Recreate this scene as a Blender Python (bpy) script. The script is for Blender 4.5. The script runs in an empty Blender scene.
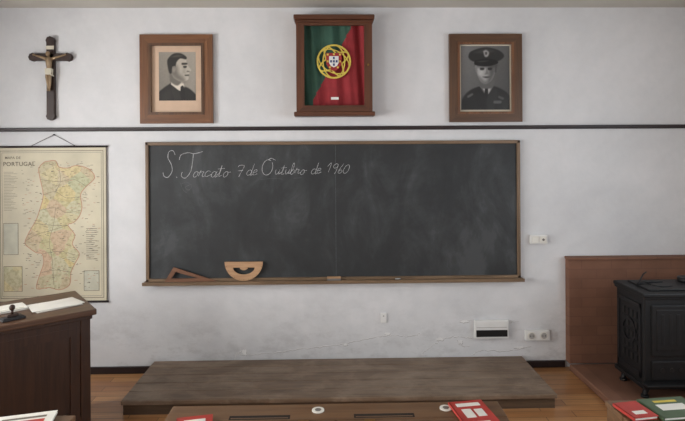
import bpy, bmesh, math, random
import numpy as np
from mathutils import Vector, Matrix
random.seed(4)
S=bpy.context.scene
S.view_settings.view_transform='Standard'

# ------------------------------------------------------------ materials
def lin(c):
    return tuple(((v/255)/12.92 if v/255<=0.04045 else ((v/255+0.055)/1.055)**2.4) for v in c)+(1,)
def base(name,rough=0.6,metal=0,coat=0):
    m=bpy.data.materials.new(name); m.use_nodes=True
    nt=m.node_tree; b=nt.nodes['Principled BSDF']
    b.inputs['Roughness'].default_value=rough; b.inputs['Metallic'].default_value=metal
    if coat: b.inputs['Coat Weight'].default_value=coat; b.inputs['Coat Roughness'].default_value=0.08
    return m,nt,b
def coords(nt,scale=(1,1,1),rot=(0,0,0)):
    tc=nt.nodes.new('ShaderNodeTexCoord'); mp=nt.nodes.new('ShaderNodeMapping')
    mp.inputs['Scale'].default_value=scale; mp.inputs['Rotation'].default_value=rot
    nt.links.new(tc.outputs['Object'],mp.inputs['Vector']); return mp.outputs['Vector']
def ramp(nt,fac,stops):
    r=nt.nodes.new('ShaderNodeValToRGB')
    while len(r.color_ramp.elements)<len(stops): r.color_ramp.elements.new(0.5)
    for e,(p,c) in zip(r.color_ramp.elements,stops): e.position=p; e.color=c
    nt.links.new(fac,r.inputs['Fac']); return r.outputs['Color']
def bump(nt,b,h,strength=0.2,dist=0.01):
    n=nt.nodes.new('ShaderNodeBump'); n.inputs['Strength'].default_value=strength; n.inputs['Distance'].default_value=dist
    nt.links.new(h,n.inputs['Height']); nt.links.new(n.outputs['Normal'],b.inputs['Normal'])
def noise(nt,v,scale,detail=4,rough=0.5,dist=0):
    n=nt.nodes.new('ShaderNodeTexNoise'); n.inputs['Scale'].default_value=scale; n.inputs['Detail'].default_value=detail
    n.inputs['Roughness'].default_value=rough; n.inputs['Distortion'].default_value=dist
    nt.links.new(v,n.inputs['Vector']); return n.outputs['Fac']
def plain(name,c,rough=0.6,metal=0,var=0.12,scale=12,coat=0):
    m,nt,b=base(name,rough,metal,coat); v=coords(nt); f=noise(nt,v,scale)
    l=lin(c); d=tuple(x*(1-var) for x in l[:3])+(1,); u=tuple(min(1,x*(1+var)) for x in l[:3])+(1,)
    nt.links.new(ramp(nt,f,[(0.3,d),(0.7,u)]),b.inputs['Base Color']); return m
def wood(name,c1,c2,axis='x',rough=0.45,sc=1.0,coat=0,wear=None):
    m,nt,b=base(name,rough,0,coat)
    s={'x':(1.5,22,22),'y':(22,1.5,22),'z':(22,22,1.5)}[axis]
    v=coords(nt,tuple(k*sc for k in s)); f=noise(nt,v,1.6,6,0.6,0.8)
    col=ramp(nt,f,[(0.3,lin(c1)),(0.7,lin(c2))])
    if wear:
        g=noise(nt,coords(nt,(1,1.6,1)),3.2,7,0.65,0.4)
        mx=nt.nodes.new('ShaderNodeMixRGB'); nt.links.new(ramp(nt,g,[(0.45,(0,0,0,1)),(0.68,(.75,.75,.75,1))]),mx.inputs[0])
        nt.links.new(col,mx.inputs[1]); mx.inputs[2].default_value=lin(wear); col=mx.outputs[0]
    nt.links.new(col,b.inputs['Base Color'])
    bump(nt,b,f,0.15,0.004); return m

def wall_mat():
    m,nt,b=base('whitewashed_plaster',0.85); v=coords(nt)
    f=noise(nt,v,1.1,7,0.62); f2=noise(nt,v,9,8,0.65)
    mx=nt.nodes.new('ShaderNodeMath'); mx.operation='MULTIPLY_ADD'; mx.inputs[1].default_value=0.35
    nt.links.new(f2,mx.inputs[0]); nt.links.new(f,mx.inputs[2])
    col=ramp(nt,mx.outputs[0],[(0.42,lin((202,203,206))),(0.66,lin((213,214,216))),(0.86,lin((222,222,224)))])
    # scuffs and damp marks towards the floor
    sx=nt.nodes.new('ShaderNodeSeparateXYZ'); nt.links.new(v,sx.inputs[0])
    mr=nt.nodes.new('ShaderNodeMapRange'); mr.inputs['From Min'].default_value=.1; mr.inputs['From Max'].default_value=.75
    mr.inputs['To Min'].default_value=1; mr.inputs['To Max'].default_value=0; nt.links.new(sx.outputs['Z'],mr.inputs['Value'])
    g=noise(nt,coords(nt,(1,1,2)),4.5,8,0.72); gr=ramp(nt,g,[(0.50,(0,0,0,1)),(0.64,(.6,.6,.6,1))])
    mm=nt.nodes.new('ShaderNodeMath'); mm.operation='MULTIPLY'; nt.links.new(gr,mm.inputs[0]); nt.links.new(mr.outputs[0],mm.inputs[1])
    mc=nt.nodes.new('ShaderNodeMixRGB'); nt.links.new(mm.outputs[0],mc.inputs[0]); nt.links.new(col,mc.inputs[1]); mc.inputs[2].default_value=lin((176,175,176))
    nt.links.new(mc.outputs[0],b.inputs['Base Color'])
    bump(nt,b,f2,0.2,0.012); return m
WALL=wall_mat()
CEIL=plain('ceiling_paint',(192,188,180),0.9,0,0.03,3)
def floor_mat():
    m,nt,b=base('parquet_planks',0.3)
    v=coords(nt); br=nt.nodes.new('ShaderNodeTexBrick')
    br.inputs['Scale'].default_value=1; br.inputs['Brick Width'].default_value=0.55; br.inputs['Row Height'].default_value=0.08
    br.inputs['Mortar Size'].default_value=0.002; br.offset=0.37
    br.inputs['Color1'].default_value=lin((164,112,70)); br.inputs['Color2'].default_value=lin((198,148,100)); br.inputs['Mortar'].default_value=lin((66,42,28))
    nt.links.new(v,br.inputs['Vector'])
    g=noise(nt,coords(nt,(1.5,25,1)),1.8,6,0.6,0.6)
    mx=nt.nodes.new('ShaderNodeMixRGB'); mx.blend_type='MULTIPLY'; mx.inputs['Fac'].default_value=0.7
    nt.links.new(br.outputs['Color'],mx.inputs[1]); nt.links.new(ramp(nt,g,[(0.3,(0.55,0.55,0.55,1)),(0.7,(1,1,1,1))]),mx.inputs[2])
    nt.links.new(mx.outputs[0],b.inputs['Base Color']); bump(nt,b,br.outputs['Fac'],-0.3,0.003); return m
FLOOR=floor_mat()
def slate_mat():
    m,nt,b=base('chalkboard_slate',0.6); v=coords(nt)
    f=noise(nt,v,1.5,9,0.68,0.4); g=noise(nt,coords(nt,(2.4,1,1),(0,0.35,0)),1.8,8,0.62,0.8)
    mx=nt.nodes.new('ShaderNodeMath'); mx.operation='MULTIPLY_ADD'; mx.inputs[1].default_value=0.7
    nt.links.new(g,mx.inputs[0]); nt.links.new(f,mx.inputs[2])
    nt.links.new(ramp(nt,mx.outputs[0],[(0.62,lin((34,37,39))),(0.82,lin((43,46,48))),(0.94,lin((55,58,60))),(1.0,lin((66,69,71)))]),b.inputs['Base Color'])
    return m
SLATE=slate_mat()
BOARDWOOD=wood('chalkboard_frame_wood',(92,74,56),(134,110,86),'x')
BOARDWOODZ=wood('chalkboard_frame_wood_upright',(92,74,56),(134,110,86),'z')
DARKRAIL=wood('rail_dark_wood',(28,17,18),(42,28,27),'x')
PLAT=wood('platform_worn_boards',(90,73,58),(126,105,86),'x',0.5,1,0,(150,132,114))
PLATF=wood('platform_front_wood',(66,51,39),(94,75,57),'x',0.55)
GAP=plain('dark_gap',(28,20,15),0.9)
DESKD=wood('teacher_desk_wood',(40,24,17),(66,41,28),'z',0.45)
DESKT=wood('teacher_desk_top_wood',(64,44,32),(96,68,50),'x',0.4)
SCHW=wood('school_desk_wood',(86,60,40),(126,94,64),'x',0.45,1,0,(112,88,66))
FRW=wood('portrait_frame_wood_h',(88,54,32),(130,86,54),'x',0.35,1,0.2)
FRWZ=wood('portrait_frame_wood_v',(88,54,32),(130,86,54),'z',0.35,1,0.2)
FRR=wood('portrait_frame_walnut_h',(68,45,30),(100,70,46),'x',0.35,1,0.2)
FRRZ=wood('portrait_frame_walnut_v',(68,45,30),(100,70,46),'z',0.35,1,0.2)
CASE=wood('case_mahogany_h',(68,38,23),(102,60,38),'x',0.42)
CASEZ=wood('case_mahogany_v',(68,38,23),(102,60,38),'z',0.42)
CROSS=wood('cross_dark_wood',(38,24,20),(58,38,31),'z',0.5)
BONE=plain('aged_bronze_corpus',(146,124,96),0.4,0.2)
BRASS=plain('brass',(150,118,66),0.4,0.9)
GREEN=plain('flag_green',(52,86,72),0.85); RED=plain('flag_red',(146,42,48),0.85)
YEL=plain('flag_yellow',(208,186,80),0.7); WHITE=plain('white_paint',(226,226,224),0.5,0,0.03)
SHRED=plain('shield_red',(156,44,46),0.7); BLUE=plain('shield_blue',(40,60,110),0.7)
BOOKRED=plain('book_red',(172,56,48),0.5,0,0.15,20)
PAPER=plain('paper',(224,222,214),0.8,0,0.05); CREAM=plain('mat_cream_pink',(204,176,152),0.7,0,0.05)
IVORY=plain('mat_ivory',(204,198,180),0.7,0,0.05)
PH_D=plain('dark_felt',(38,36,38),0.6); PH_M=plain('grey_felt',(112,108,104),0.8); PH_SH=plain('socket_shade',(172,170,166),0.6)
BLACK=plain('black_plastic',(14,14,15),0.5); IRON=plain('cast_iron',(15,15,17),0.55,0.2,0.3,20)
IRONL=plain('cast_iron_relief',(26,26,29),0.5,0.3,0.2,20)
CHALK=plain('chalk',(178,180,181),0.95,0,0.3,60); CHALKF=plain('chalk_faint',(88,91,93),0.95,0,.3,60)
TOOL=wood('drawing_tool_wood',(164,126,94),(192,156,120),'x',0.5); TOOLD=wood('set_square_wood',(98,66,48),(130,90,66),'x',0.5)
def terr():
    m,nt,b=base('terracotta_render',0.8); v=coords(nt)
    br=nt.nodes.new('ShaderNodeTexBrick'); br.inputs['Scale'].default_value=1
    br.inputs['Brick Width'].default_value=0.24; br.inputs['Row Height'].default_value=0.075; br.inputs['Mortar Size'].default_value=0.004
    br.inputs['Color1'].default_value=lin((118,82,64)); br.inputs['Color2'].default_value=lin((128,90,70)); br.inputs['Mortar'].default_value=lin((114,80,64))
    nt.links.new(coords(nt,(1,1,1),(math.pi/2,0,0)),br.inputs['Vector'])
    f=noise(nt,v,5,6,0.6); mx=nt.nodes.new('ShaderNodeMixRGB'); mx.blend_type='MULTIPLY'; mx.inputs['Fac'].default_value=0.6
    nt.links.new(br.outputs['Color'],mx.inputs[1]); nt.links.new(ramp(nt,f,[(0.3,(0.65,0.65,0.65,1)),(0.7,(1,1,1,1))]),mx.inputs[2])
    nt.links.new(mx.outputs[0],b.inputs['Base Color']); return m
TERR=terr()
def mapmat(name,stops,scale):
    m,nt,b=base(name,0.6); v=coords(nt); vo=nt.nodes.new('ShaderNodeTexVoronoi'); vo.inputs['Scale'].default_value=scale
    mp=noise(nt,v,34,6,.7)
    nt.links.new(v,vo.inputs['Vector'])
    sep=nt.nodes.new('ShaderNodeSeparateColor'); nt.links.new(vo.outputs['Color'],sep.inputs[0])
    c=ramp(nt,sep.outputs[0],stops)
    mx=nt.nodes.new('ShaderNodeMixRGB'); mx.blend_type='MULTIPLY'; mx.inputs['Fac'].default_value=0.6
    nt.links.new(c,mx.inputs[1]); nt.links.new(ramp(nt,mp,[(0.40,(0.62,0.60,0.52,1)),(0.54,(1,1,1,1))]),mx.inputs[2])
    nt.links.new(mx.outputs[0],b.inputs['Base Color']); return m
MAPLAND=mapmat('map_land',[(0,lin((206,190,146))),(0.3,lin((196,192,160))),(0.5,lin((202,174,146))),(0.75,lin((186,186,152))),(1,lin((208,190,138)))],8)
MAPPAPER=plain('map_paper',(202,194,170),0.6,0,0.12,4); MAPINK=plain('map_ink',(108,100,88),0.7); MAPBLUE=plain('map_inset',(188,186,168),0.7); MAPPINK=plain('map_pink',(184,140,116),0.7)
def photo_mat():
    m,nt,b=base('silver_gelatin_print',0.4,0,0.3); a=nt.nodes.new('ShaderNodeAttribute'); a.attribute_name='photo'
    n=noise(nt,coords(nt),60,5,0.7); mx=nt.nodes.new('ShaderNodeMixRGB'); mx.blend_type='MULTIPLY'; mx.inputs[0].default_value=.4
    nt.links.new(a.outputs['Color'],mx.inputs[1]); nt.links.new(ramp(nt,n,[(0.35,(.75,.75,.75,1)),(0.65,(1,1,1,1))]),mx.inputs[2])
    nt.links.new(mx.outputs[0],b.inputs['Base Color']); return m
PHOTO=photo_mat()

# ------------------------------------------------------------ mesh builder
class B:
    def __init__(s): s.bm=bmesh.new(); s.mats=[]
    def mi(s,m):
        if m not in s.mats: s.mats.append(m)
        return s.mats.index(m)
    def _fin(s,verts,mat,M=None):
        if M is not None: bmesh.ops.transform(s.bm,matrix=M,verts=verts)
        fs={f for v in verts for f in v.link_faces}; i=s.mi(mat)
        for f in fs: f.material_index=i
        return list(fs)
    def box(s,a,b,mat,bev=0,M=None):
        a=Vector(a); b=Vector(b); c=(a+b)/2; d=b-a
        r=bmesh.ops.create_cube(s.bm,size=1); vs=r['verts']
        bmesh.ops.transform(s.bm,matrix=Matrix.Translation(c)@Matrix.Diagonal((abs(d.x),abs(d.y),abs(d.z),1)),verts=vs)
        if bev>0:
            es=list({e for v in vs for e in v.link_edges})
            r=bmesh.ops.bevel(s.bm,geom=es,offset=bev,segments=2,affect='EDGES',profile=0.5); vs=list({v for f in r['faces'] for v in f.verts}|{v for v in vs if v.is_valid})
        s._fin(vs,mat,M)
    def cyl(s,p,q,r,mat,r2=None,seg=20,M=None):
        p=Vector(p);q=Vector(q);d=q-p
        o=bmesh.ops.create_cone(s.bm,cap_ends=True,segments=seg,radius1=r,radius2=r if r2 is None else r2,depth=d.length)
        T=Matrix.Translation((p+q)/2)@d.to_track_quat('Z','Y').to_matrix().to_4x4()
        bmesh.ops.transform(s.bm,matrix=T,verts=o['verts'])
        for f in s._fin(o['verts'],mat,M): f.smooth=len(f.verts)==4
    def ball(s,c,r,mat,sc=(1,1,1),M=None):
        o=bmesh.ops.create_uvsphere(s.bm,u_segments=18,v_segments=12,radius=r)
        bmesh.ops.transform(s.bm,matrix=Matrix.Translation(c)@Matrix.Diagonal((*sc,1)),verts=o['verts'])
        for f in s._fin(o['verts'],mat,M): f.smooth=True
    def prism(s,pts,y0,y1,mat,M=None):
        v0=[s.bm.verts.new((x,y0,z)) for x,z in pts]; v1=[s.bm.verts.new((x,y1,z)) for x,z in pts]
        n=len(pts); fs=[s.bm.faces.new(v0),s.bm.faces.new(v1[::-1])]
        for i in range(n): fs.append(s.bm.faces.new((v0[i],v1[i],v1[(i+1)%n],v0[(i+1)%n])))
        bmesh.ops.recalc_face_normals(s.bm,faces=fs)
        bmesh.ops.triangulate(s.bm,faces=[f for f in fs[:2]])
        s._fin(v0+v1,mat,M)
    def ringprism(s,outer,inner,y0,y1,mat,M=None):
        n=len(outer)
        R=[[s.bm.verts.new((x,y,z)) for x,z in loop] for loop in (outer,inner) for y in (y0,y1)]
        o0,o1,i0,i1=R; fs=[]
        for k in range(n):
            j=(k+1)%n
            for q in ((o0[k],o0[j],i0[j],i0[k]),(o1[k],i1[k],i1[j],o1[j]),(o0[k],o1[k],o1[j],o0[j]),(i0[k],i0[j],i1[j],i1[k])): fs.append(s.bm.faces.new(q))
        bmesh.ops.recalc_face_normals(s.bm,faces=fs); s._fin(o0+o1+i0+i1,mat,M)
    def tube(s,pts,r,mat,seg=8,M=None):
        pts=[Vector(p) for p in pts]; rings=[]
        rr=r if isinstance(r,(list,tuple)) else [r]*len(pts)
        for i,p in enumerate(pts):
            t=(pts[min(i+1,len(pts)-1)]-pts[max(i-1,0)]).normalized()
            q=t.to_track_quat('Z','Y')
            rings.append([s.bm.verts.new(p+q@Vector((math.cos(a)*rr[i],math.sin(a)*rr[i],0))) for a in [2*math.pi*k/seg for k in range(seg)]])
        fs=[]
        for a,b in zip(rings,rings[1:]):
            best=min(range(seg),key=lambda o:sum((a[k].co-b[(k+o)%seg].co).length for k in range(seg)))
            for k in range(seg): fs.append(s.bm.faces.new((a[k],a[(k+1)%seg],b[(k+1+best)%seg],b[(k+best)%seg])))
        fs.append(s.bm.faces.new(rings[0][::-1])); fs.append(s.bm.faces.new(rings[-1]))
        bmesh.ops.recalc_face_normals(s.bm,faces=fs)
        for f in s._fin([v for r_ in rings for v in r_],mat,M): f.smooth=True
    def ribbon(s,pts,w,y,mat):
        P=[Vector((a,b)) for a,b in pts]; n=len(P); L=[];R=[]
        ws=w if isinstance(w,(list,tuple)) else [w]*n
        for i,p in enumerate(P):
            t=(P[min(i+1,n-1)]-P[max(i-1,0)]); t=t.normalized() if t.length>1e-9 else Vector((1,0))
            nn=Vector((-t.y,t.x))*ws[i]/2
            L.append(s.bm.verts.new((p.x+nn.x,y,p.y+nn.y))); R.append(s.bm.verts.new((p.x-nn.x,y,p.y-nn.y)))
        i=s.mi(mat)
        for k in range(n-1):
            f=s.bm.faces.new((L[k],L[k+1],R[k+1],R[k])); f.material_index=i
            f.normal_update()
            if f.normal.y>0: f.normal_flip()
    def photo(s,x0,z1,w,h,uw,uh,layers,bgfun,tint,y):
        """flat photographic print; tones stored per vertex; layers in print units"""
        nx,nz=int(uw*2.2),int(uh*2.2)
        gx,gy=np.meshgrid(np.linspace(0,uw,nx+1),np.linspace(0,uh,nz+1))
        V=bgfun(gx,gy)
        for L in layers:
            pts,val,soft,al=L
            P=np.array(cr(pts+[pts[0]],4)[:-1]); n=len(P); d=np.full(gx.shape,1e9); ins=np.zeros(gx.shape,bool)
            for i in range(n):
                a=P[i]; c=P[(i+1)%n]; e=c-a; ll=max(1e-9,(e**2).sum())
                t=np.clip(((gx-a[0])*e[0]+(gy-a[1])*e[1])/ll,0,1)
                d=np.minimum(d,np.hypot(gx-a[0]-t*e[0],gy-a[1]-t*e[1]))
                cond=((a[1]>gy)!=(c[1]>gy)); dy=(c[1]-a[1]) if abs(c[1]-a[1])>1e-9 else 1e-9
                ins^=cond&(gx<(c[0]-a[0])*(gy-a[1])/dy+a[0])
            sd=np.where(ins,d,-d); k=np.clip(sd/soft*.5+.5,0,1); k=k*k*(3-2*k)*al
            V=V*(1-k)+val*k
        lay=s.bm.verts.layers.float_color.get('photo') or s.bm.verts.layers.float_color.new('photo')
        G=[]; i_=s.mi(PHOTO)
        for j in range(nz+1):
            row=[]
            for i in range(nx+1):
                v=s.bm.verts.new((x0+w*i/nx,y,z1-h*j/nz)); q=float(V[j,i])
                v[lay]=tuple((max(0,q)*t_)**2.2 for t_ in tint)+(1,); row.append(v)
            G.append(row)
        for j in range(nz):
            for i in range(nx):
                f=s.bm.faces.new((G[j+1][i],G[j+1][i+1],G[j][i+1],G[j][i])); f.material_index=i_
    def done(s,name,loc=None,rot=0):
        s.bm.normal_update()
        vs=s.bm.verts
        mn=Vector([min(v.co[i] for v in vs) for i in range(3)]); mx=Vector([max(v.co[i] for v in vs) for i in range(3)])
        c=(mn+mx)/2; c.z=mn.z
        if loc is not None: c=Vector((0,0,0))
        bmesh.ops.translate(s.bm,vec=-c,verts=list(vs))
        me=bpy.data.meshes.new(name); s.bm.to_mesh(me); s.bm.free()
        for m in s.mats: me.materials.append(m)
        o=bpy.data.objects.new(name,me); S.collection.objects.link(o)
        if loc is None and abs(mx.y)<1e-5 and not name.startswith(('wall','floor','ceil','trim','base')): c.y-=.001
        o.location=c if loc is None else loc; o.rotation_euler[2]=rot
        return o
def cr(pts,n=6):
    out=[]; P=[pts[0]]+list(pts)+[pts[-1]]
    for i in range(1,len(P)-2):
        p0,p1,p2,p3=P[i-1:i+3]
        for k in range(n):
            t=k/n
            out.append(tuple(0.5*((2*b)+(-a+c)*t+(2*a-5*b+4*c-d)*t*t+(-a+3*b-3*c+d)*t**3) for a,b,c,d in zip(p0,p1,p2,p3)))
    out.append(tuple(pts[-1])); return out

# ------------------------------------------------------------ room shell
XL,XR,YB,H=-3.15,3.05,-7.2,2.9
b=B(); b.box((XL-.2,0,-.1),(XR+.2,.2,H+.1),WALL); b.done('wall_front')
b=B(); b.box((XL-.2,YB-.2,-.1),(XR+.2,YB,H+.1),WALL); b.done('wall_back')
b=B(); b.box((XL,YB,-.1),(XR,0,0),FLOOR); b.done('floor')
b=B(); b.box((XL,YB,H),(XR,0,H+.1),CEIL); b.done('ceiling')
WINS=[(-2.5,-1.2),(-4.7,-3.4),(-6.7,-5.4)]; WZ0,WZ1=0.85,2.25
def sidewall(x0,x1,name):
    b=B(); b.box((x0,YB,-.1),(x1,0,WZ0),WALL); b.box((x0,YB,WZ1),(x1,0,H+.1),WALL)
    ys=[YB]+[v for w in sorted(WINS) for v in w]+[0]
    for a,c in zip(ys[::2],ys[1::2]): b.box((x0,a,WZ0),(x1,c,WZ1),WALL)
    b.done(name)
sidewall(XL-.2,XL,'wall_left'); sidewall(XR,XR+.2,'wall_right')
k=0
for (xa,xb,face) in ((XL-.14,XL-.09,1),(XR+.09,XR+.14,-1)):
    for (ya,yb) in WINS:
        k+=1; b=B()
        t=.06
        b.box((xa,ya,WZ0),(xb,ya+t,WZ1),WHITE); b.box((xa,yb-t,WZ0),(xb,yb,WZ1),WHITE)
        b.box((xa,ya,WZ0),(xb,yb,WZ0+t),WHITE); b.box((xa,ya,WZ1-t),(xb,yb,WZ1),WHITE)
        ym=(ya+yb)/2; b.box((xa,ym-.03,WZ0),(xb,ym+.03,WZ1),WHITE)
        for zz in (1.32,1.80): b.box((xa+.01,ya,zz-.015),(xb-.01,yb,zz+.015),WHITE)
        b.done('window_%d'%k)
def skylight(name,x,y,z,sx,sz,p,col,face):
    L=bpy.data.lights.new(name,'AREA'); L.shape='RECTANGLE'; L.size=sz; L.size_y=sx; L.energy=p; L.color=col
    o=bpy.data.objects.new(name,L); S.collection.objects.link(o); o.location=(x,y,z)
    o.rotation_euler=(0,-math.pi/2*face,0)
    return o
i=0
for (x,face,pw,col) in ((XL-.3,1,[112,118,40],(1.0,0.99,0.975)),(XR+.3,-1,[34,50,30],(0.86,0.93,1.0))):
    for (ya,yb),p in zip(WINS,pw):
        i+=1; skylight('daylight_%d'%i,x,(ya+yb)/2,(WZ0+WZ1)/2,yb-ya,WZ1-WZ0,p,col,face)
b=B(); b.box((XL,-.018,0),(-1.42,0,.055),DARKRAIL,.003); b.box((1.53,-.018,0),(1.87,0,.055),DARKRAIL,.003); b.done('baseboard_front')
b=B(); b.box((XL,-.02,1.926),(XR,0,1.950),DARKRAIL,.004); b.box((XL,-.012,1.919),(XR,0,1.926),DARKRAIL); b.done('trim_1')

# ------------------------------------------------------------ blackboard
b=B(); x0,x1,z0,z1=-1.468,1.510,.722,1.831; f=.026
b.box((x0+.02,-.02,z0+.02),(x1-.02,0,z1-.02),SLATE)
b.box((x0,-.035,z1-f),(x1,0,z1),BOARDWOOD,.004)
b.box((x0,-.035,z0),(x0+f,0,z1),BOARDWOODZ,.004); b.box((x1-f,-.035,z0),(x1,0,z1),BOARDWOODZ,.004)
b.box((x0,-.035,z0),(x1,0,z0+.03),BOARDWOOD,.004)
b.box((x0-.012,-.085,z0-.012),(x1+.012,0,z0+.010),BOARDWOOD,.004)
b.box((x0-.012,-.088,z0-.012),(x1+.012,-.078,z0+.014),BOARDWOOD,.002)
b.box((.031,-.0205,z0+.03),(.034,-.019,z1-.03),CHALKF)
b.done('blackboard')

b=B(); u=.008; BX,BZ=-1.324,1.762
SH=[None]
def st(pts,w=.0034,mat=CHALK,n=6,y=-.0222):
    if SH[0] is not None: pts=[(p+(SH[0]-q)*.28,q) for p,q in pts]
    P=cr(pts,n); ws=[w*random.uniform(.55,1.2) for _ in P]
    b.ribbon([(BX+(px)*u,BZ-(py)*u) for px,py in P],ws,y-random.uniform(0,.0004),mat)
def ell(cx,cy,rx,ry,a0=0,a1=360,sl=.15):
    return [(cx+rx*math.cos(math.radians(a0+(a1-a0)*k/10))-sl*ry*math.sin(math.radians(a0+(a1-a0)*k/10)),cy+ry*math.sin(math.radians(a0+(a1-a0)*k/10))) for k in range(11)]
def letter(c,x,y,h):
    w=h*.42; top=y-h; cy=y-h/2; tall=y-h*2.2; SH[0]=y
    if c=='o': st(ell(x+w,cy,w*.85,h/2)); st([(x+w*1.2,top),(x+w*2,top+.8),(x+w*2.9,top+.6)],.003)
    if c=='c': st(ell(x+w,cy,w,h/2,-40,-320)); st([(x+w*1.4,y-.6),(x+w*2.6,y-2)],.003)
    if c=='e': st([(x,cy),(x+w*1.4,cy-.6),(x+w*1.3,top),(x+w*.4,top+.5),(x,cy+.5),(x+w*.6,y),(x+w*2,y-1.2)])
    if c=='a': st(ell(x+w,cy,w*.85,h/2)); st([(x+w*2.1,top),(x+w*1.8,cy),(x+w*1.9,y),(x+w*2.9,y-1.4)])
    if c=='d': st(ell(x+w,cy,w,h/2)); st([(x+w*2.3,tall),(x+w*2.0,cy),(x+w*2.0,y),(x+w*2.9,y-1)])
    if c=='b': st([(x-.6,y-1),(x+w*.9,cy-2),(x+w*1.0,tall),(x+w*.3,tall+1),(x+w*.3,y-.5)]); st(ell(x+w,cy+.2,w*.8,h/2))
    if c=='r': st([(x-.4,y-.6),(x+.8,top-.8),(x+1.0,top+.6),(x+w*1.7,top+.6),(x+w*1.4,cy),(x+w*1.6,y-.2),(x+w*2.6,y-1.2)])
    if c=='t': st([(x-.6,y-1),(x+w*1.0,cy-1),(x+w*1.1,tall+1.5),(x+w*.9,cy),(x+w*1.0,y),(x+w*2.1,y-1)]); st([(x-.4,top-1.6),(x+w*2.6,top-2.2)],.003)
    if c=='u': st([(x+.4,top),(x+.2,cy),(x+w*.7,y),(x+w*1.7,cy),(x+w*2.0,top),(x+w*1.8,y-.5),(x+w*2.9,y-1.4)])
    if c=='1': st([(x,top),(x+w*1.2,top-3.5),(x+w*.9,y)])
    if c=='9': st(ell(x+w,top-.5,w*.85,h*.36)); st([(x+w*1.8,top-2),(x+w*1.7,cy+1),(x+w*1.2,y+1.5)])
    if c=='6': st([(x+w*1.6,top-3.5),(x+w*.5,cy-1),(x+w*.2,y-1),(x+w,y),(x+w*1.7,cy+1),(x+w*1.1,cy-.4),(x+w*.4,cy+1)])
    if c=='0': st(ell(x+w,y-h*.66,w*1.0,h*.7))
    if c=='7': st([(x,top-2),(x+1,top-3.5),(x+w*2.2,top-3),(x+w*1.7,cy),(x+w*1.2,y+2)]); st([(x+.6,cy-1),(x+w*2.2,cy-1.5)],.003)
    SH[0]=None
def word(t,x,y,h,adv):
    for c in t: letter(c,x,y+random.uniform(-.5,.5),h); x+=adv
st([(11,4),(9,0),(5,1),(4,7),(7,13),(8,20),(4,26),(0,25),(-1,21)],.0045)
st([(12,26),(12.8,26.4)],.005)
st([(15,9),(17,4),(24,2),(30,3),(38,1)],.0045); st([(29,3),(28,12),(26,21),(21,27),(17,25),(18,21)],.0045)
word('orcato',28,26,5.6,5.9)
word('7',71,24.5,6.0,7); word('de',81,24.5,5.2,6.2)
st(ell(102,17,5.2,7.6,-60,-400),.0045); st([(103,9.4),(106,8),(110,10)],.004)
word('utubro',109,24,4.8,5.0)
word('de',145,23.5,5.0,5.7); word('1960',160,23,6.0,5.6)
st([(95,29),(110,28),(117,29)],.003,CHALKF); st([(17,33),(22,31),(27,35),(24,39),(21,36),(27,33)],.004,CHALKF)
st([(16,32),(19,39),(23,42)],.003,CHALKF); st([(128,28),(136,27.5)],.003,CHALKF)
b.done('chalk_handwriting')

tz=z0+.0105
b=B()
O=[(-1.315,tz),(-.90,tz),(-1.245,tz+.115)]
I=[(-1.262,tz+.026),(-1.05,tz+.026),(-1.228,tz+.078)]
b.ringprism(O,I,-.055,-.045,TOOLD); b.done('set_square')
b=B(); cx,cz,R=-.695,tz+.152,.150
def arc(r,n,a0=180,a1=360): return [(cx+r*math.cos(math.radians(a0+(a1-a0)*k/n)),cz+r*math.sin(math.radians(a0+(a1-a0)*k/n))) for k in range(n+1)]
out=arc(R,24); inn=[(cx+.085*math.cos(math.radians(180+180*k/24)),cz-.045+.055*math.sin(math.radians(180+180*k/24))) for k in range(25)]
b.ringprism(out,inn,-.055,-.045,TOOL)
b.prism([(cx-.03,cz-.043),(cx-.03,cz-.055),(cx-.01,cz-.066),(cx+.01,cz-.066),(cx+.03,cz-.055),(cx+.03,cz-.043)],-.055,-.045,TOOL)
for k in range(0,25,2):
    a=math.radians(180+7.5*k); b.ribbon([(cx+.137*math.cos(a),cz+.137*math.sin(a)),(cx+.147*math.cos(a),cz+.147*math.sin(a))],.002,-.0555,TOOLD)
b.done('protractor')
b=B(); b.box((-.04,-.074,tz),(.07,-.038,tz+.016),PH_M,.003); b.box((-.04,-.074,tz+.016),(.07,-.038,tz+.028),TOOL,.004); b.done('board_eraser')
b=B(); b.cyl((.50,-.06,tz+.006),(.54,-.055,tz+.006),.005,CHALK); b.done('chalk_stick')

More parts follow.
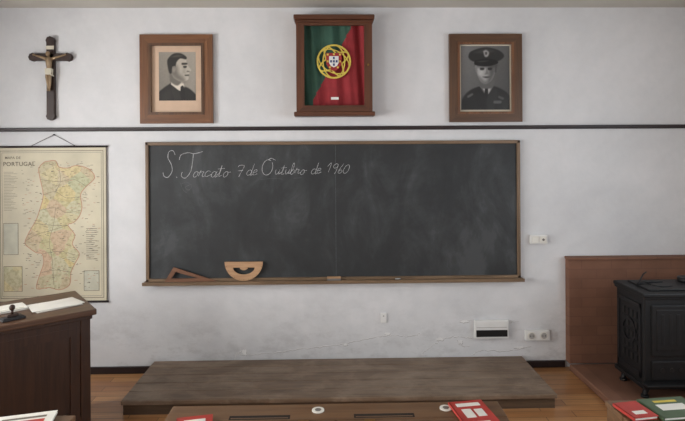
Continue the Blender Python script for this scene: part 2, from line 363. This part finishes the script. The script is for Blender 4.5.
# ------------------------------------------------------------ crucifix
b=B(); X=-2.205
def arm(a,c2): b.box(a,c2,CROSS,.006)
arm((X-.032,-.03,2.04),(X+.032,0,2.64)); arm((X-.14,-.03,2.475),(X+.14,0,2.535))
for (cx_,cz_) in ((X,2.635),(X,2.04),(X-.135,2.505),(X+.135,2.505)):
    b.cyl((cx_,-.033,cz_),(cx_,0,cz_),.034,CROSS,seg=8)
y=-.042; zo=-.02
b.box((X-.03,-.034,2.565),(X+.03,-.03,2.592),IVORY)
b.ball((X-.004,y-.012,2.545+zo),.019,BONE,(.85,.95,1.15))
b.tube([(X-.002,y-.004,2.525+zo),(X,y-.006,2.505+zo),(X,y-.006,2.47+zo),(X,y-.004,2.435+zo),(X,y-.004,2.41+zo)],[.009,.026,.022,.017,.02],BONE,12)
for sgn in (-1,1):
    b.tube([(X+sgn*.015,y-.003,2.505+zo),(X+sgn*.055,y,2.52+zo),(X+sgn*.09,y+.002,2.53+zo),(X+sgn*.118,y+.003,2.54+zo)],[.012,.010,.007,.006],BONE,10)
    b.ball((X+sgn*.122,y+.003,2.541+zo),.009,BONE)
    b.tube([(X+sgn*.010,y-.004,2.415+zo),(X+sgn*.012,y-.016,2.365+zo),(X+sgn*.007,y-.006,2.30+zo),(X+sgn*.004,y-.01,2.268+zo)],[.014,.012,.009,.006],BONE,10)
    b.ball((X+sgn*.006,y-.014,2.262+zo),.009,BONE,(.8,1.2,1))
b.prism([(X-.024,2.432+zo),(X+.026,2.430+zo),(X+.022,2.388+zo),(X+.034,2.37+zo),(X+.02,2.378+zo),(X-.02,2.385+zo)],y-.024,y+.01,IVORY)
b.done('crucifix')

# ------------------------------------------------------------ portraits
def mitred(b,x0,x1,z0,z1,w,y0,y1,mh,mv,lip=None):
    o=[(x0,z0),(x1,z0),(x1,z1),(x0,z1)]; n=[(x0+w,z0+w),(x1-w,z0+w),(x1-w,z1-w),(x0+w,z1-w)]
    for k in range(4):
        j=(k+1)%4; b.prism([o[k],o[j],n[j],n[k]],y0,y1,mh if k%2==0 else mv)
    if lip:
        o=[(x0+w*.82,z0+w*.82),(x1-w*.82,z0+w*.82),(x1-w*.82,z1-w*.82),(x0+w*.82,z1-w*.82)]
        n=[(x0+w*1.05,z0+w*1.05),(x1-w*1.05,z0+w*1.05),(x1-w*1.05,z1-w*1.05),(x0+w*1.05,z1-w*1.05)]
        b.ringprism(o,n,y0-.006,y1,lip)
b=B(); x0,x1,z0,z1=-1.508,-.935,1.978,2.682
mitred(b,x0,x1,z0,z1,.085,-.03,-.002,FRW,FRWZ,FRRZ)
b.box((x0+.06,-.012,z0+.06),(x1-.06,-.004,z1-.06),CREAM)
# man in suit, profile to the right, short combed-back hair
LAY=[
 ([(-2,50),(-1,41),(4,36),(10,32),(14,30),(21,34),(28,35),(34,39),(38,44),(39,50)],.12,1.0,1),
 ([(2,50),(4,42),(9,37),(13,39),(11,50)],.20,3.0,.6),
 ([(12,32),(13.5,27.5),(22,29.5),(25,32),(24.5,38),(20,38)],.86,.6,1),
 ([(21.8,34.4),(24.2,33.4),(26,39),(26,49),(22.6,49),(21.6,40)],.08,.7,1),
 ([(13,33),(17,36),(21,41),(22,49),(17,49),(13,40)],.20,1,.7),
 ([(11,29),(11.5,18),(20,22),(22.5,29),(19,33),(15,32)],.42,1.0,1),
 ([(11,9),(15,5),(22,4.5),(27,7),(28.4,12),(32.4,18),(30.2,19.4),(30.6,21.4),(29.6,23),(29.6,26.8),(25,29.4),(20,28.6),(14.5,25),(11,17)],.72,.6,1),
 ([(12,15),(18,14),(20,21),(25,25.5),(25.5,29.5),(18,28),(12,22)],.44,3.4,.95),
 ([(24,16),(27,16.5),(27,21.5),(23.5,21)],.60,2.0,.7),
 ([(8.5,12),(9,7),(14.5,1.8),(22,1.4),(27.6,4.8),(27,7.2),(21.5,6.4),(18,9.6),(17,13),(16,16),(13.4,16),(12.6,21),(10.2,20)],.13,.8,1),
 ([(12,5),(18,2.8),(24,3.8),(18,5.2)],.36,1.4,.7),
 ([(13.4,14.5),(16.2,13.8),(16.8,17.4),(15.2,20.2),(13.6,18)],.56,.7,.9),
 ([(23.0,10.8),(28,10.8),(28.2,12.4),(23.2,12.6)],.16,.6,1), ([(24.4,13.8),(27.8,13.8),(27.4,15.6),(24.8,15.6)],.16,.6,1),
 ([(26.0,22.5),(30,22.3),(29.8,23.5),(26.2,23.6)],.26,.5,1), ([(28.2,18.4),(30.8,18.8),(30,19.8),(28,19.6)],.38,.5,.9),
]
b.photo(-1.362,2.545,.290,.385,37,48,LAY,lambda gx,gy:.56+.10*(gx/37)-.10*(gy/48),(1,.955,.885),-.0135)
b.done('framed_portrait')

b=B(); x0,x1,z0,z1=.946,1.532,1.977,2.682
mitred(b,x0,x1,z0,z1,.08,-.03,-.002,FRR,FRRZ,FRWZ)
b.box((x0+.06,-.012,z0+.06),(x1-.06,-.004,z1-.06),IVORY)
LAY=[
 ([(-1,68),(1,54),(7,46),(17,41),(31,40),(42,44),(49,51),(51,68)],.12,1.2,1),
 ([(38,50),(46,53),(48,64),(42,64)],.19,3,.5),
 ([(19,40),(31,40),(30,45),(26,49),(21,45)],.76,.7,1),
 ([(24,42.5),(27,42.5),(27,50),(25.4,53),(23.6,50)],.08,.6,1),
 ([(13,46),(20,41),(25,52),(23,66),(18,66)],.09,1.4,.8),([(31,41),(37,46),(32,66),(27,66),(26,53)],.18,1.4,.7),
 ([(18,31),(32,31),(32.5,41),(26,43),(19,41)],.36,1,1),
 ([(15.5,15),(33.5,15),(34.8,22),(33.6,29),(30.4,35),(25.5,38),(20.2,36),(16.6,29),(15.2,22)],.64,.7,1),
 ([(27.5,17),(34.5,16),(35,23),(33.4,30),(29.4,36.6),(26,37.4),(28,28)],.34,3.0,.95),
 ([(16,27),(19,31),(23,35),(26,36),(25,38.6),(20,36.4)],.40,2.4,.8),
 ([(15.5,17.5),(34,17.5),(34,21),(15.5,21)],.26,2.4,.8),
 ([(18,24.5),(22,24.5),(21.5,29),(18,29)],.76,2.2,.8),
 ([(13.8,20),(15.8,19),(16.6,25),(15.2,26)],.50,.6,1),([(34.2,19),(36.2,19),(35.6,26),(34,26)],.28,.6,1),
 ([(7.5,11),(10,5.6),(24,1.4),(37,3.8),(43.5,9.2),(41,13.4),(35,15.5),(25,14),(15,16),(9.6,14)],.15,.8,1),
 ([(13,6.5),(24,3.2),(34,5),(24,7.4)],.30,2,.6),
 ([(14.2,14.6),(25,12.6),(35.4,14.4),(36.8,17.6),(26,20.4),(14.2,18.8)],.04,.6,1),
 ([(15,15.8),(22,14.6),(29,14.8),(22,16.2)],.26,.6,.8),
 ([(22.5,5.2),(25.5,4),(28.4,6.7),(27,10.6),(24,10.6)],.62,.9,1),([(24.3,6.2),(26.4,6.2),(26.2,8.6),(24.6,8.6)],.28,.5,1),
 ([(19.2,22),(23.2,22),(22.8,24),(19.6,24)],.14,.9,1),([(27,22),(31,22),(30.6,24),(27.4,24)],.11,.9,1),
 ([(25.6,21),(27.2,26.4),(27.6,28.2),(24,28.5),(25.2,26)],.42,.9,.9),
 ([(21.6,31),(25.4,30.5),(29.4,31),(25.4,32.2)],.22,.7,1),
 ([(6,50),(11,47.4),(12,49),(7,52)],.38,.7,.9),([(38,50),(43,52),(42,54),(37.4,51.8)],.32,.7,.9),
 ([(33,55),(40,55),(40,57.6),(33,57.6)],.40,.7,.8),
]
b.photo(1.043,2.588,.392,.512,49,64,LAY,lambda gx,gy:.36+.12*(1-gx/49)-.10*(gy/64),(.98,.975,.97),-.0135)
b.done('framed_portrait')

# ------------------------------------------------------------ flag display case
b=B(); x0,x1,z0,z1=-.268,.322,2.035,2.80; dp=.11; t=.062
b.box((x0,-.012,z0),(x1,0,z1),CASE)
b.box((x0,-dp,z0),(x0+.02,0,z1),CASEZ); b.box((x1-.02,-dp,z0),(x1,0,z1),CASEZ)
b.box((x0,-dp,z1-.02),(x1,0,z1),CASE); b.box((x0,-dp,z0),(x1,0,z0+.02),CASE)
mitred(b,x0,x1,z0+.01,z1-.01,t,-dp-.02,-dp,CASE,CASEZ)
b.box((x0-.018,-dp-.045,z1-.03),(x1+.018,0,z1+.008),CASE,.006); b.box((x0-.008,-dp-.03,z1-.05),(x1+.008,0,z1-.03),CASE,.004)
b.box((x0-.018,-dp-.05,z0-.012),(x1+.018,0,z0+.022),CASE,.006)
b.cyl((x1-.032,-dp-.035,2.42),(x1-.032,-dp-.02,2.42),.008,BRASS)
fx0,fx1,fz0,fz1=x0+.03,x1-.03,z0+.05,z1-.05; nx,nz=60,50; g=[]
for j in range(nz+1):
    row=[]
    for i_ in range(nx+1):
        s_=i_/nx; t_=j/nz
        yy=-.055+.014*math.sin(s_*22+1.5*t_)*(0.4+.6*(1-abs(s_-.5)))+.006*math.sin(s_*41+4*t_)
        row.append(b.bm.verts.new((fx0+(fx1-fx0)*s_,yy,fz0+(fz1-fz0)*t_)))
    g.append(row)
gi,ri=b.mi(GREEN),b.mi(RED)
for j in range(nz):
    for i_ in range(nx):
        f=b.bm.faces.new((g[j][i_],g[j][i_+1],g[j+1][i_+1],g[j+1][i_])); f.smooth=True
        s_=i_/nx; t_=j/nz
        f.material_index=gi if s_<.18+.66*max(0,t_-.1) else ri
cx,cz=.024,2.455; yf=-.08
def ring(rx,rz,w,mat,rot=0,yo=0):
    O=[];I=[]
    for k in range(36):
        a=2*math.pi*k/36
        for L_,d_ in ((O,w/2),(I,-w/2)):
            px,pz=(rx+d_)*math.cos(a),(rz+d_)*math.sin(a)
            L_.append((cx+px*math.cos(rot)-pz*math.sin(rot),cz+px*math.sin(rot)+pz*math.cos(rot)))
    b.ringprism(O,I,yf-.002-yo,yf-yo,mat)
ring(.128,.128,.014,YEL); ring(.128,.048,.012,YEL,.5,.0005); ring(.048,.128,.012,YEL,.5,.001); ring(.128,.085,.008,YEL,-.5,.0015); ring(.085,.128,.009,YEL,0,.002)
sh=[(-.06,.066),(.06,.066),(.06,-.02),(.038,-.058),(0,-.076),(-.038,-.058),(-.06,-.02)]
b.prism([(cx+p,cz+q) for p,q in sh],yf-.008,yf-.004,SHRED)
b.prism([(cx+p*.62,cz+q*.62) for p,q in sh],yf-.010,yf-.004,WHITE)
for p,q in ((0,0),(0,.026),(0,-.026),(-.022,0),(.022,0)): b.box((cx+p-.007,yf-.012,cz+q-.009),(cx+p+.007,yf-.004,cz+q+.009),BLUE)
for p,q in ((-.048,.053),(0,.056),(.048,.053),(-.048,0),(.048,0),(-.03,-.047),(.03,-.047)): b.box((cx+p-.007,yf-.012,cz+q-.007),(cx+p+.007,yf-.004,cz+q+.007),YEL)
b.box((.0,yf-.01,2.155),(.06,yf-.004,2.175),WHITE)
b.done('flag_display_case')

# ------------------------------------------------------------ hanging map
b=B(); x0,x1,z0,z1=-2.635,-1.778,.575,1.80
b.box((x0,-.012,z0),(x1,-.008,z1),MAPPAPER)
b.cyl((x0-.008,-.012,z1),(x1+.008,-.012,z1),.008,DARKRAIL); b.cyl((x0-.008,-.012,z0),(x1+.008,-.012,z0),.008,DARKRAIL)
b.box((x0,-.0125,z0),(x0+.006,-.008,z1),MAPINK); b.box((x1-.006,-.0125,z0),(x1,-.008,z1),MAPINK)
def fr(a,c_,d,e,w,mat,y=-.0128):
    b.box((a,y,d),(c_,-.0115,d+w),mat); b.box((a,y,e-w),(c_,-.0115,e),mat); b.box((a,y,d),(a+w,-.0115,e),mat); b.box((c_-w,y,d),(c_,-.0115,e),mat)
fr(x0+.025,x1-.025,z0+.03,z1-.03,.004,MAPINK); fr(x0+.04,x1-.04,z0+.045,z1-.045,.002,MAPINK)
PT=[(30,2),(45,0),(50,10),(62,12),(75,8),(92,14),(100,28),(88,42),(80,55),(82,75),(78,90),(70,100),(62,104),(72,120),(68,135),(78,150),(72,165),(66,180),(64,200),(50,208),(35,204),(18,206),(22,185),(28,165),(26,150),(18,148),(8,140),(2,132),(8,115),(18,95),(24,75),(28,55),(24,30),(22,12)]
mx0=-2.43; mz=1.69; k=.0049; kx=.0056
b.prism([(mx0+p*kx,mz-q*k) for p,q in cr(PT+[PT[0]],3)[:-1]],-.0135,-.0115,MAPLAND)
b.ribbon([(mx0+p*kx,mz-q*k) for p,q in cr(PT+[PT[0]],3)],.006,-.0138,MAPPINK)
for L_ in ([(24,30),(50,34),(70,30),(88,42)],[(28,55),(45,50),(60,60),(80,58)],[(22,80),(45,76),(60,84),(80,80)],[(14,100),(40,104),(62,104)],[(4,128),(20,118),(40,112),(62,104)],[(26,150),(50,146),(72,152)],[(24,180),(45,176),(66,180)],[(50,10),(52,34),(45,50)],[(45,76),(42,104),(36,130),(40,160),(42,200)]):
    b.ribbon([(mx0+p*kx,mz-q*k) for p,q in cr(L_,4)],.0025,-.0140,MAPINK)
for _ in range(420):
    px=random.uniform(-2,105); py=random.uniform(2,206)
    w=random.uniform(.005,.024); b.box((mx0+px*kx,-.0142,mz-py*k),(mx0+px*kx+w,-.0115,mz-py*k+.003),MAPINK if random.random()<.7 else MAPPINK)
for r in range(26):
    b.box((-2.58,-.0132,1.60-r*.012),(-2.58+random.uniform(.05,.11),-.0115,1.602-r*.012),MAPINK)
b.box((-2.585,-.013,.95),(-2.47,-.0115,1.2),MAPBLUE); fr(-2.585,-2.47,.95,1.2,.003,MAPINK,-.0135)
b.box((-2.585,-.013,.66),(-2.44,-.0115,.86),MAPLAND); fr(-2.585,-2.44,.66,.86,.003,MAPINK,-.0135)
b.box((-1.96,-.013,.66),(-1.84,-.0115,.82),MAPBLUE); fr(-1.96,-1.84,.66,.82,.003,MAPINK,-.0135)
for r in range(16): b.box((-1.94,-.0132,1.15-r*.016),(-1.94+random.uniform(.05,.09),-.0115,1.153-r*.016),MAPINK)
b.tube([(-2.38,-.012,1.80),(-2.19,-.006,1.895),(-2.01,-.012,1.80)],.002,GAP,6)
b.cyl((-2.19,-.014,1.895),(-2.19,0,1.895),.005,IRON)
mp=b.done('hanging_map')
def lettering(txt,x,z,size,name):
    c=bpy.data.curves.new(name,'FONT'); c.body=txt; c.size=size; c.offset=.0002; c.space_character=1.08; c.materials.append(MAPINK)
    o=bpy.data.objects.new(name,c); S.collection.objects.link(o); o.rotation_euler=(math.pi/2,0,0); o.parent=mp
    o.location=Vector((x,-.0155,z))-mp.location
lettering('MAPA DE',-2.57,1.705,.028,'title_small'); lettering('PORTUGAL',-2.585,1.650,.046,'title_large')

# ------------------------------------------------------------ sockets, vent, cracks
b=B(); b.box((1.59,-.03,.997),(1.73,0,1.069),WHITE,.006)
b.box((1.602,-.036,1.007),(1.656,-.03,1.059),PAPER,.004); b.box((1.665,-.036,1.007),(1.718,-.03,1.059),PAPER,.004)
b.cyl((1.692,-.038,1.033),(1.692,-.036,1.033),.010,PH_M); b.done('light_switch')
b=B(); b.box((1.545,-.03,.222),(1.742,0,.304),WHITE,.006)
for cx_ in (1.594,1.693):
    b.cyl((cx_,-.034,.263),(cx_,-.03,.263),.032,PAPER); b.cyl((cx_,-.0352,.263),(cx_,-.034,.263),.024,PH_SH)
    for d_ in (-.01,.01): b.cyl((cx_+d_,-.0365,.263),(cx_+d_,-.035,.263),.004,BLACK)
b.done('power_socket')
b=B(); b.box((1.135,-.035,.245),(1.41,0,.39),WHITE,.006); b.box((1.148,-.038,.262),(1.397,-.034,.315),BLACK); b.box((1.15,-.0375,.335),(1.395,-.034,.338),PH_SH)
b.done('ventilation_grille')
b=B(); b.box((.385,-.010,.375),(.435,0,.455),WHITE,.004); b.cyl((.41,-.012,.43),(.41,-.010,.43),.006,PH_SH); b.done('blank_socket_plate')
b=B()
PL=plain('crack_flake_shadow',(160,157,156),0.9); PL2=plain('plaster_edge',(228,228,228),0.9)  # PL paints crack lines and shadow beside peeled edges; PL2 is peeled white plaster
for pts in ([(-.75,.13),(-.5,.14),(-.25,.17),(.05,.20),(.25,.24),(.45,.27),(.62,.26),(.70,.28)],
            [(.72,.10),(.74,.14),(.83,.20),(.90,.24),(1.0,.25),(1.12,.24)],[(1.12,.10),(1.2,.14),(1.4,.13),(1.6,.17)],
            [(-.78,.09),(-.76,.14),(-.70,.16)],[(1.0,.25),(1.02,.19),(1.1,.17)],[(1.02,.38),(1.12,.385)],[(1.41,.36),(1.5,.37)]):
    P=cr(pts,12); P=[(a+random.uniform(-.004,.004),c_+random.uniform(-.006,.006)) for a,c_ in P]
    ws=[random.choice((.001,.002,.004,.0055)) for _ in P]
    b.ribbon(P,ws,-.001,PL); b.ribbon([(a,c_+.004) for a,c_ in P],[q*1.2 for q in ws],-.0014,PL2)
for (px,pz,rx,rz) in ((.44,.285,.03,.012),(.86,.235,.035,.014),(1.06,.375,.04,.010),(1.5,.16,.04,.012),(-.7,.15,.02,.03),(.1,.2,.03,.008),(1.03,.215,.02,.02)):
    pts=[(px+rx*random.uniform(.5,1.2)*math.cos(a),pz+rz*random.uniform(.5,1.2)*math.sin(a)) for a in [2*math.pi*q/14 for q in range(14)]]
    b.prism(pts,-.0018,-.0006,PL2); b.prism([(a+.003,c_-.004) for a,c_ in pts],-.0012,-.0005,PL)  # darker offset copy paints the shadow of each flake
b.done('plaster_crack')

# ------------------------------------------------------------ platform
b=B(); x0,x1,y0,h=-1.41,1.517,-.685,.10
nb=5; yb=-.02; bw=(abs(y0)-.02)/nb
b.box((x0+.02,y0+.03,0),(x1-.02,-.02,h-.025),PLATF)
for k in range(nb):
    ya=yb-bw*(k+1); b.box((x0,ya+.005,h-.022),(x1,ya+bw-.001,h+random.uniform(-.002,0)),PLAT,.003)
b.box((x0,y0-.01,h-.03),(x1,y0+.004,h),PLAT,.005)
b.box((x0+.01,y0+.008,0),(x1-.01,y0+.03,h-.022),PLATF)
b.done('teacher_platform')

# ------------------------------------------------------------ hearth, shield, stove
ZB=.05
b=B(); b.box((1.88,-.07,ZB),(XR,0,.885),TERR,.006); b.box((1.875,-.085,.875),(XR,0,.895),TERR,.004)
b.done('brick_heat_shield')
b=B(); b.box((1.88,-.95,0),(XR,-.07,ZB),TERR,.008); b.done('stove_hearth')
b=B(); x0,x1,y0,y1=2.12,2.70,-.68,-.33; zb=ZB
for fx in (x0+.04,x1-.04):
    for fy in (y0+.04,y1-.04):
        q=(-.015 if fx<2.3 else .015)
        b.tube([(fx,fy,zb+.12),(fx,fy,zb+.06),(fx+q,fy-.005,zb+.025),(fx+q,fy-.005,zb+.012)],[.03,.022,.016,.020],IRON,10)
        b.cyl((fx+q,fy-.005,zb+.001),(fx+q,fy-.005,zb+.016),.026,IRON)
b.box((x0,y0,zb+.07),(x1,y1,.74),IRON,.012)
b.box((x0-.015,y0-.025,.745),(x1+.02,y1+.02,.775),IRON,.008); b.box((x0-.01,y0-.012,.73),(x1+.01,y1+.01,.748),IRON,.004); b.box((x0-.012,y0-.015,zb+.07),(x1+.012,y1+.01,zb+.10),IRON,.005)
b.box((x0+.06,y0+.04,.775),(x1-.06,y1-.04,.787),IRON,.006)
b.cyl((2.34,-.50,.787),(2.34,-.50,.793),.08,IRONL); b.tube([(2.18,-.50,.79),(2.20,-.49,.80),(2.24,-.47,.85),(2.27,-.46,.865)],.005,IRONL); b.tube([(2.18,-.50,.79),(2.27,-.48,.80),(2.38,-.47,.795)],.006,IRONL)
xs=x0
def side(a,c_,d,e,th,m): b.box((xs-th,a,d),(xs+.002,c_,e),m,.003)
side(y0+.03,y1-.03,.18,.22,.008,IRONL); side(y0+.03,y1-.03,.66,.69,.008,IRONL); side(y0+.03,y0+.05,.18,.69,.008,IRONL); side(y1-.05,y1-.03,.18,.69,.008,IRONL)
for r in range(5):
    for c_ in range(4):
        yy=y0+.075+c_*.052; zz=.27+r*.075; b.box((xs-.006,yy,zz),(xs+.001,yy+.03,zz+.05),BLACK if (r+c_)%2 else IRONL,.002)
b.ringprism([(.09*math.cos(a),.09*math.sin(a)) for a in [2*math.pi*k/20 for k in range(20)]],[(.07*math.cos(a),.07*math.sin(a)) for a in [2*math.pi*k/20 for k in range(20)]],0,.01,IRONL,Matrix.Translation((xs-.01,-.505,.47))@Matrix.Rotation(-math.pi/2,4,'Z'))
def frt(a,c_,d,e,th,m,bv=.003): b.box((a,y0-th,d),(c_,y0+.002,e),m,bv)
frt(x0+.05,x1-.05,.34,.69,.010,IRON,.006); frt(x0+.08,x1-.08,.38,.66,.014,IRON,.004)
for q in range(7): frt(x0+.11+q*.053,x0+.135+q*.053,.42,.63,.016,IRON)
frt(x0+.05,x1-.05,.18,.31,.012,IRON,.006)
for q in range(6): b.cyl((x0+.12+q*.065,y0-.018,.25),(x0+.12+q*.065,y0-.01,.25),.015,BLACK)
b.tube([(x1-.07,y0-.012,.56),(x1-.06,y0-.05,.56),(x1-.06,y0-.055,.50),(x1-.07,y0-.012,.50)],.007,IRONL)
b.box((x0-.02,y0-.07,.155),(x1+.02,y0,.172),IRON,.005)
b.cyl((2.58,-.44,.785),(2.58,-.44,.82),.06,IRON)
b.done('cast_iron_stove')

# ------------------------------------------------------------ teacher's desk
b=B(); W,Dp,Hh=1.30,.56,.80
b.box((-W,0,Hh-.035),(0,Dp,Hh),DESKT,.006)
b.box((-W+.02,.02,Hh-.06),(-.02,Dp-.02,Hh-.035),DESKD,.004)
for lx in (-.085,-W+.03): 
    for ly in (.03,Dp-.085): b.box((lx,ly,0),(lx+.055,ly+.055,Hh-.05),DESKD,.004)
b.box((-W+.06,.045,.10),(-.06,.06,Hh-.05),DESKD)
for (a,c_) in ((-.60,-.09),(-W+.09,-.66)):
    o=[(a,.14),(c_,.14),(c_,.70),(a,.70)]; n=[(a+.05,.19),(c_-.05,.19),(c_-.05,.65),(a+.05,.65)]
    b.ringprism(o,n,.034,.05,DESKD)
b.box((-W+.06,.035,.66),(-.06,.05,Hh-.05),DESKD,.003); b.box((-W+.06,.035,.08),(-.06,.05,.16),DESKD,.003)
for sx_ in (-.06,-W+.045): b.box((sx_,.06,.10),(sx_+.015,Dp-.06,Hh-.05),DESKD)
b.box((-W+.06,Dp-.06,.45),(-.06,Dp-.045,Hh-.05),DESKD)
DA=math.radians(37.5); DL=(-1.435,-.985,0)
b.done('teacher_desk',DL,DA)
def on_desk(lx,ly,z=.8005):
    return (DL[0]+lx*math.cos(DA)-ly*math.sin(DA),DL[1]+lx*math.sin(DA)+ly*math.cos(DA),z)
def book(name,w,d,h,cover,loc,rot,art=None,pages=PAPER):
    b=B(); b.box((-w/2+.003,-d/2+.003,.002),(w/2-.004,d/2-.003,h-.002),pages)
    b.box((-w/2,-d/2,0),(w/2,d/2,.002),cover); b.box((-w/2,-d/2,h-.002),(w/2,d/2,h),cover); b.box((-w/2-.001,-d/2,0),(-w/2+.003,d/2,h),cover)
    if art:
        for a in art:
            if len(a)==5: b.box((a[0]*w/2,a[1]*d/2,h-.001),(a[2]*w/2,a[3]*d/2,h+.0006),a[4])
            else: b.cyl((a[0]*w/2,a[1]*d/2,h-.001),(a[0]*w/2,a[1]*d/2,h+.0008),a[2],a[3])
    return b.done(name,loc,rot)
b=B()
for k,(dx,dy,r) in enumerate(((0,0,0),(.01,.012,.08),(-.012,.004,-.1))):
    b.box((-.13,-.095,k*.003),(.13,.095,k*.003+.0025),PAPER,0,Matrix.Translation((dx,dy,0))@Matrix.Rotation(r,4,'Z'))
b.done('paper_stack',on_desk(-.18,.24),DA+.1)
b=B()
for sg in (-1,1):
    n=8
    for q in range(n):
        xa=sg*q*.15/n; xb=sg*(q+1)*.15/n; za=.012*math.sin(math.pi*(q/n)**.6)+.004; zc=.012*math.sin(math.pi*((q+1)/n)**.6)+.004
        vs=[b.bm.verts.new(p) for p in ((xa,-.11,za),(xb,-.11,zc),(xb,.11,zc),(xa,.11,za),(xa,-.11,0),(xb,-.11,0),(xb,.11,0),(xa,.11,0))]
        fs=[b.bm.faces.new([vs[t_] for t_ in q_]) for q_ in ((0,1,2,3),(7,6,5,4),(0,4,5,1),(2,6,7,3))]; bmesh.ops.recalc_face_normals(b.bm,faces=fs); b._fin(vs,PAPER)
    for r in range(9): b.box((sg*.075-.05,-.09+r*.02,.0165),(sg*.075+.05,-.088+r*.02,.0172),MAPINK)
b.done('open_register',on_desk(-.74,.22),DA-.1)
b=B(); b.box((-.06,-.035,0),(.06,.035,.012),PH_D,.003); b.box((-.052,-.028,.012),(.052,.028,.016),PH_D); b.done('ink_pad',on_desk(-.43,.10),DA+.2)
b=B(); b.box((-.03,-.016,0),(.03,.016,.014),DESKD,.003); b.cyl((0,0,.014),(0,0,.035),.007,DESKD); b.ball((0,0,.05),.016,DESKD,(1,1,1.1)); b.done('rubber_stamp',on_desk(-.43,.10,.8175),DA+.2)
book('exercise_book',.20,.15,.012,PAPER,on_desk(-.43,.33),DA+.1,[(-.8,-.8,.8,-.6,MAPBLUE)])

# ------------------------------------------------------------ school desks
def sdesk(x0,x1,yf):
    b=B(); z=.75
    b.box((x0,yf-.125,z-.022),(x1,yf,z),SCHW,.004)
    xm=(x0+x1)/2
    for c_ in (x0+(x1-x0)*.445,x0+(x1-x0)*.83):
        b.cyl((c_,yf-.055,z),(c_,yf-.055,z+.003),.024,PAPER,seg=28); b.cyl((c_,yf-.055,z+.003),(c_,yf-.055,z+.004),.012,PH_M)
    for c_ in (x0+(x1-x0)*.275,x0+(x1-x0)*.64):
        b.box((c_-.115,yf-.118,z-.003),(c_+.115,yf-.088,z+.0008),GAP,.0005)
        b.box((c_-.108,yf-.112,z),(c_+.108,yf-.107,z+.0015),SCHW,.0005)
    for a,c_ in ((x0+.002,xm-.004),(xm+.004,x1-.002)):
        b.box((a,yf-.50,z-.022),(c_,yf-.129,z),SCHW,.004)
        for hx in (a+.12,c_-.12): b.box((hx-.02,yf-.16,z-.004),(hx+.02,yf-.13,z+.0008),BRASS)
    b.box((x0+.02,yf-.48,z-.19),(x1-.02,yf-.02,z-.17),SCHW); b.box((x0+.02,yf-.035,z-.19),(x1-.02,yf-.02,z-.02),SCHW)
    for sx_ in (x0,x1-.03):
        b.box((sx_+.002,yf-.49,z-.2),(sx_+.028,yf-.01,z-.02),SCHW,.004)
        b.box((sx_,yf-.14,.05),(sx_+.03,yf-.06,z-.19),SCHW,.004); b.box((sx_,yf-.95,0),(sx_+.03,yf-.02,.06),SCHW,.004); b.box((sx_,yf-.86,.05),(sx_+.03,yf-.80,.42),SCHW,.004)
    b.box((x0,yf-.96,.42),(x1,yf-.70,.445),SCHW,.006); b.box((x0+.03,yf-.12,.12),(x1-.03,yf-.07,.15),SCHW,.004)
    return b.done('school_desk')
sdesk(-.633,.66,-2.14); sdesk(-2.28,-.985,-2.20); sdesk(1.09,2.38,-2.15)
GB=plain('book_green',(74,94,68),.5,0,.15,20); ZT=.7545
book('textbook',.135,.20,.010,BOOKRED,(.535,-2.265,ZT),.14,[(-.7,.55,.7,.8,PAPER),(-.6,-.3,-.05,.35,PAPER),(.1,-.25,.6,.3,PAPER),(-.5,-.8,.5,-.6,PAPER)])
book('textbook',.13,.18,.01,BOOKRED,(-.50,-2.34,ZT),0.2,[(-.6,.4,.6,.7,PAPER)])
book('textbook',.20,.14,.010,PAPER,(-1.14,-2.28,ZT),.25,[(-.3,-.5,.7,.2,BOOKRED),(-.8,.4,.7,.6,MAPINK)])
book('notebook',.20,.14,.008,PAPER,(-1.40,-2.29,ZT),-.15,[(-.8,-.2,.8,-.1,MAPINK)])
book('textbook',.19,.15,.012,GB,(1.305,-2.245,ZT),.1,[(-.6,-.3,.6,.3,PAPER),(-.5,.5,.5,.7,YEL)])
book('textbook',.10,.12,.012,BOOKRED,(1.15,-2.26,ZT),.15,[(-.5,-.6,.5,-.2,PAPER)])
book('notebook',.17,.13,.008,PAPER,(1.50,-2.26,ZT),.1,[(-.8,-.2,.8,-.1,MAPINK)])

# ------------------------------------------------------------ world + camera
w=bpy.data.worlds.new('daylight_world'); S.world=w; w.use_nodes=True
bg=w.node_tree.nodes['Background']; bg.inputs['Color'].default_value=(.8,.89,1,1); bg.inputs['Strength'].default_value=0.8
cam=bpy.data.cameras.new('camera'); co=bpy.data.objects.new('camera',cam); S.collection.objects.link(co)
cam.lens=28.0; cam.sensor_width=36; cam.shift_y=-.0883; cam.clip_start=.05
co.matrix_world=Matrix.Translation((0,-4.264,1.76))@Matrix.Rotation(math.radians(-1.2),4,'Z')@Matrix.Rotation(math.pi/2,4,'X')@Matrix.Rotation(math.radians(-.35),4,'Z')
S.camera=co
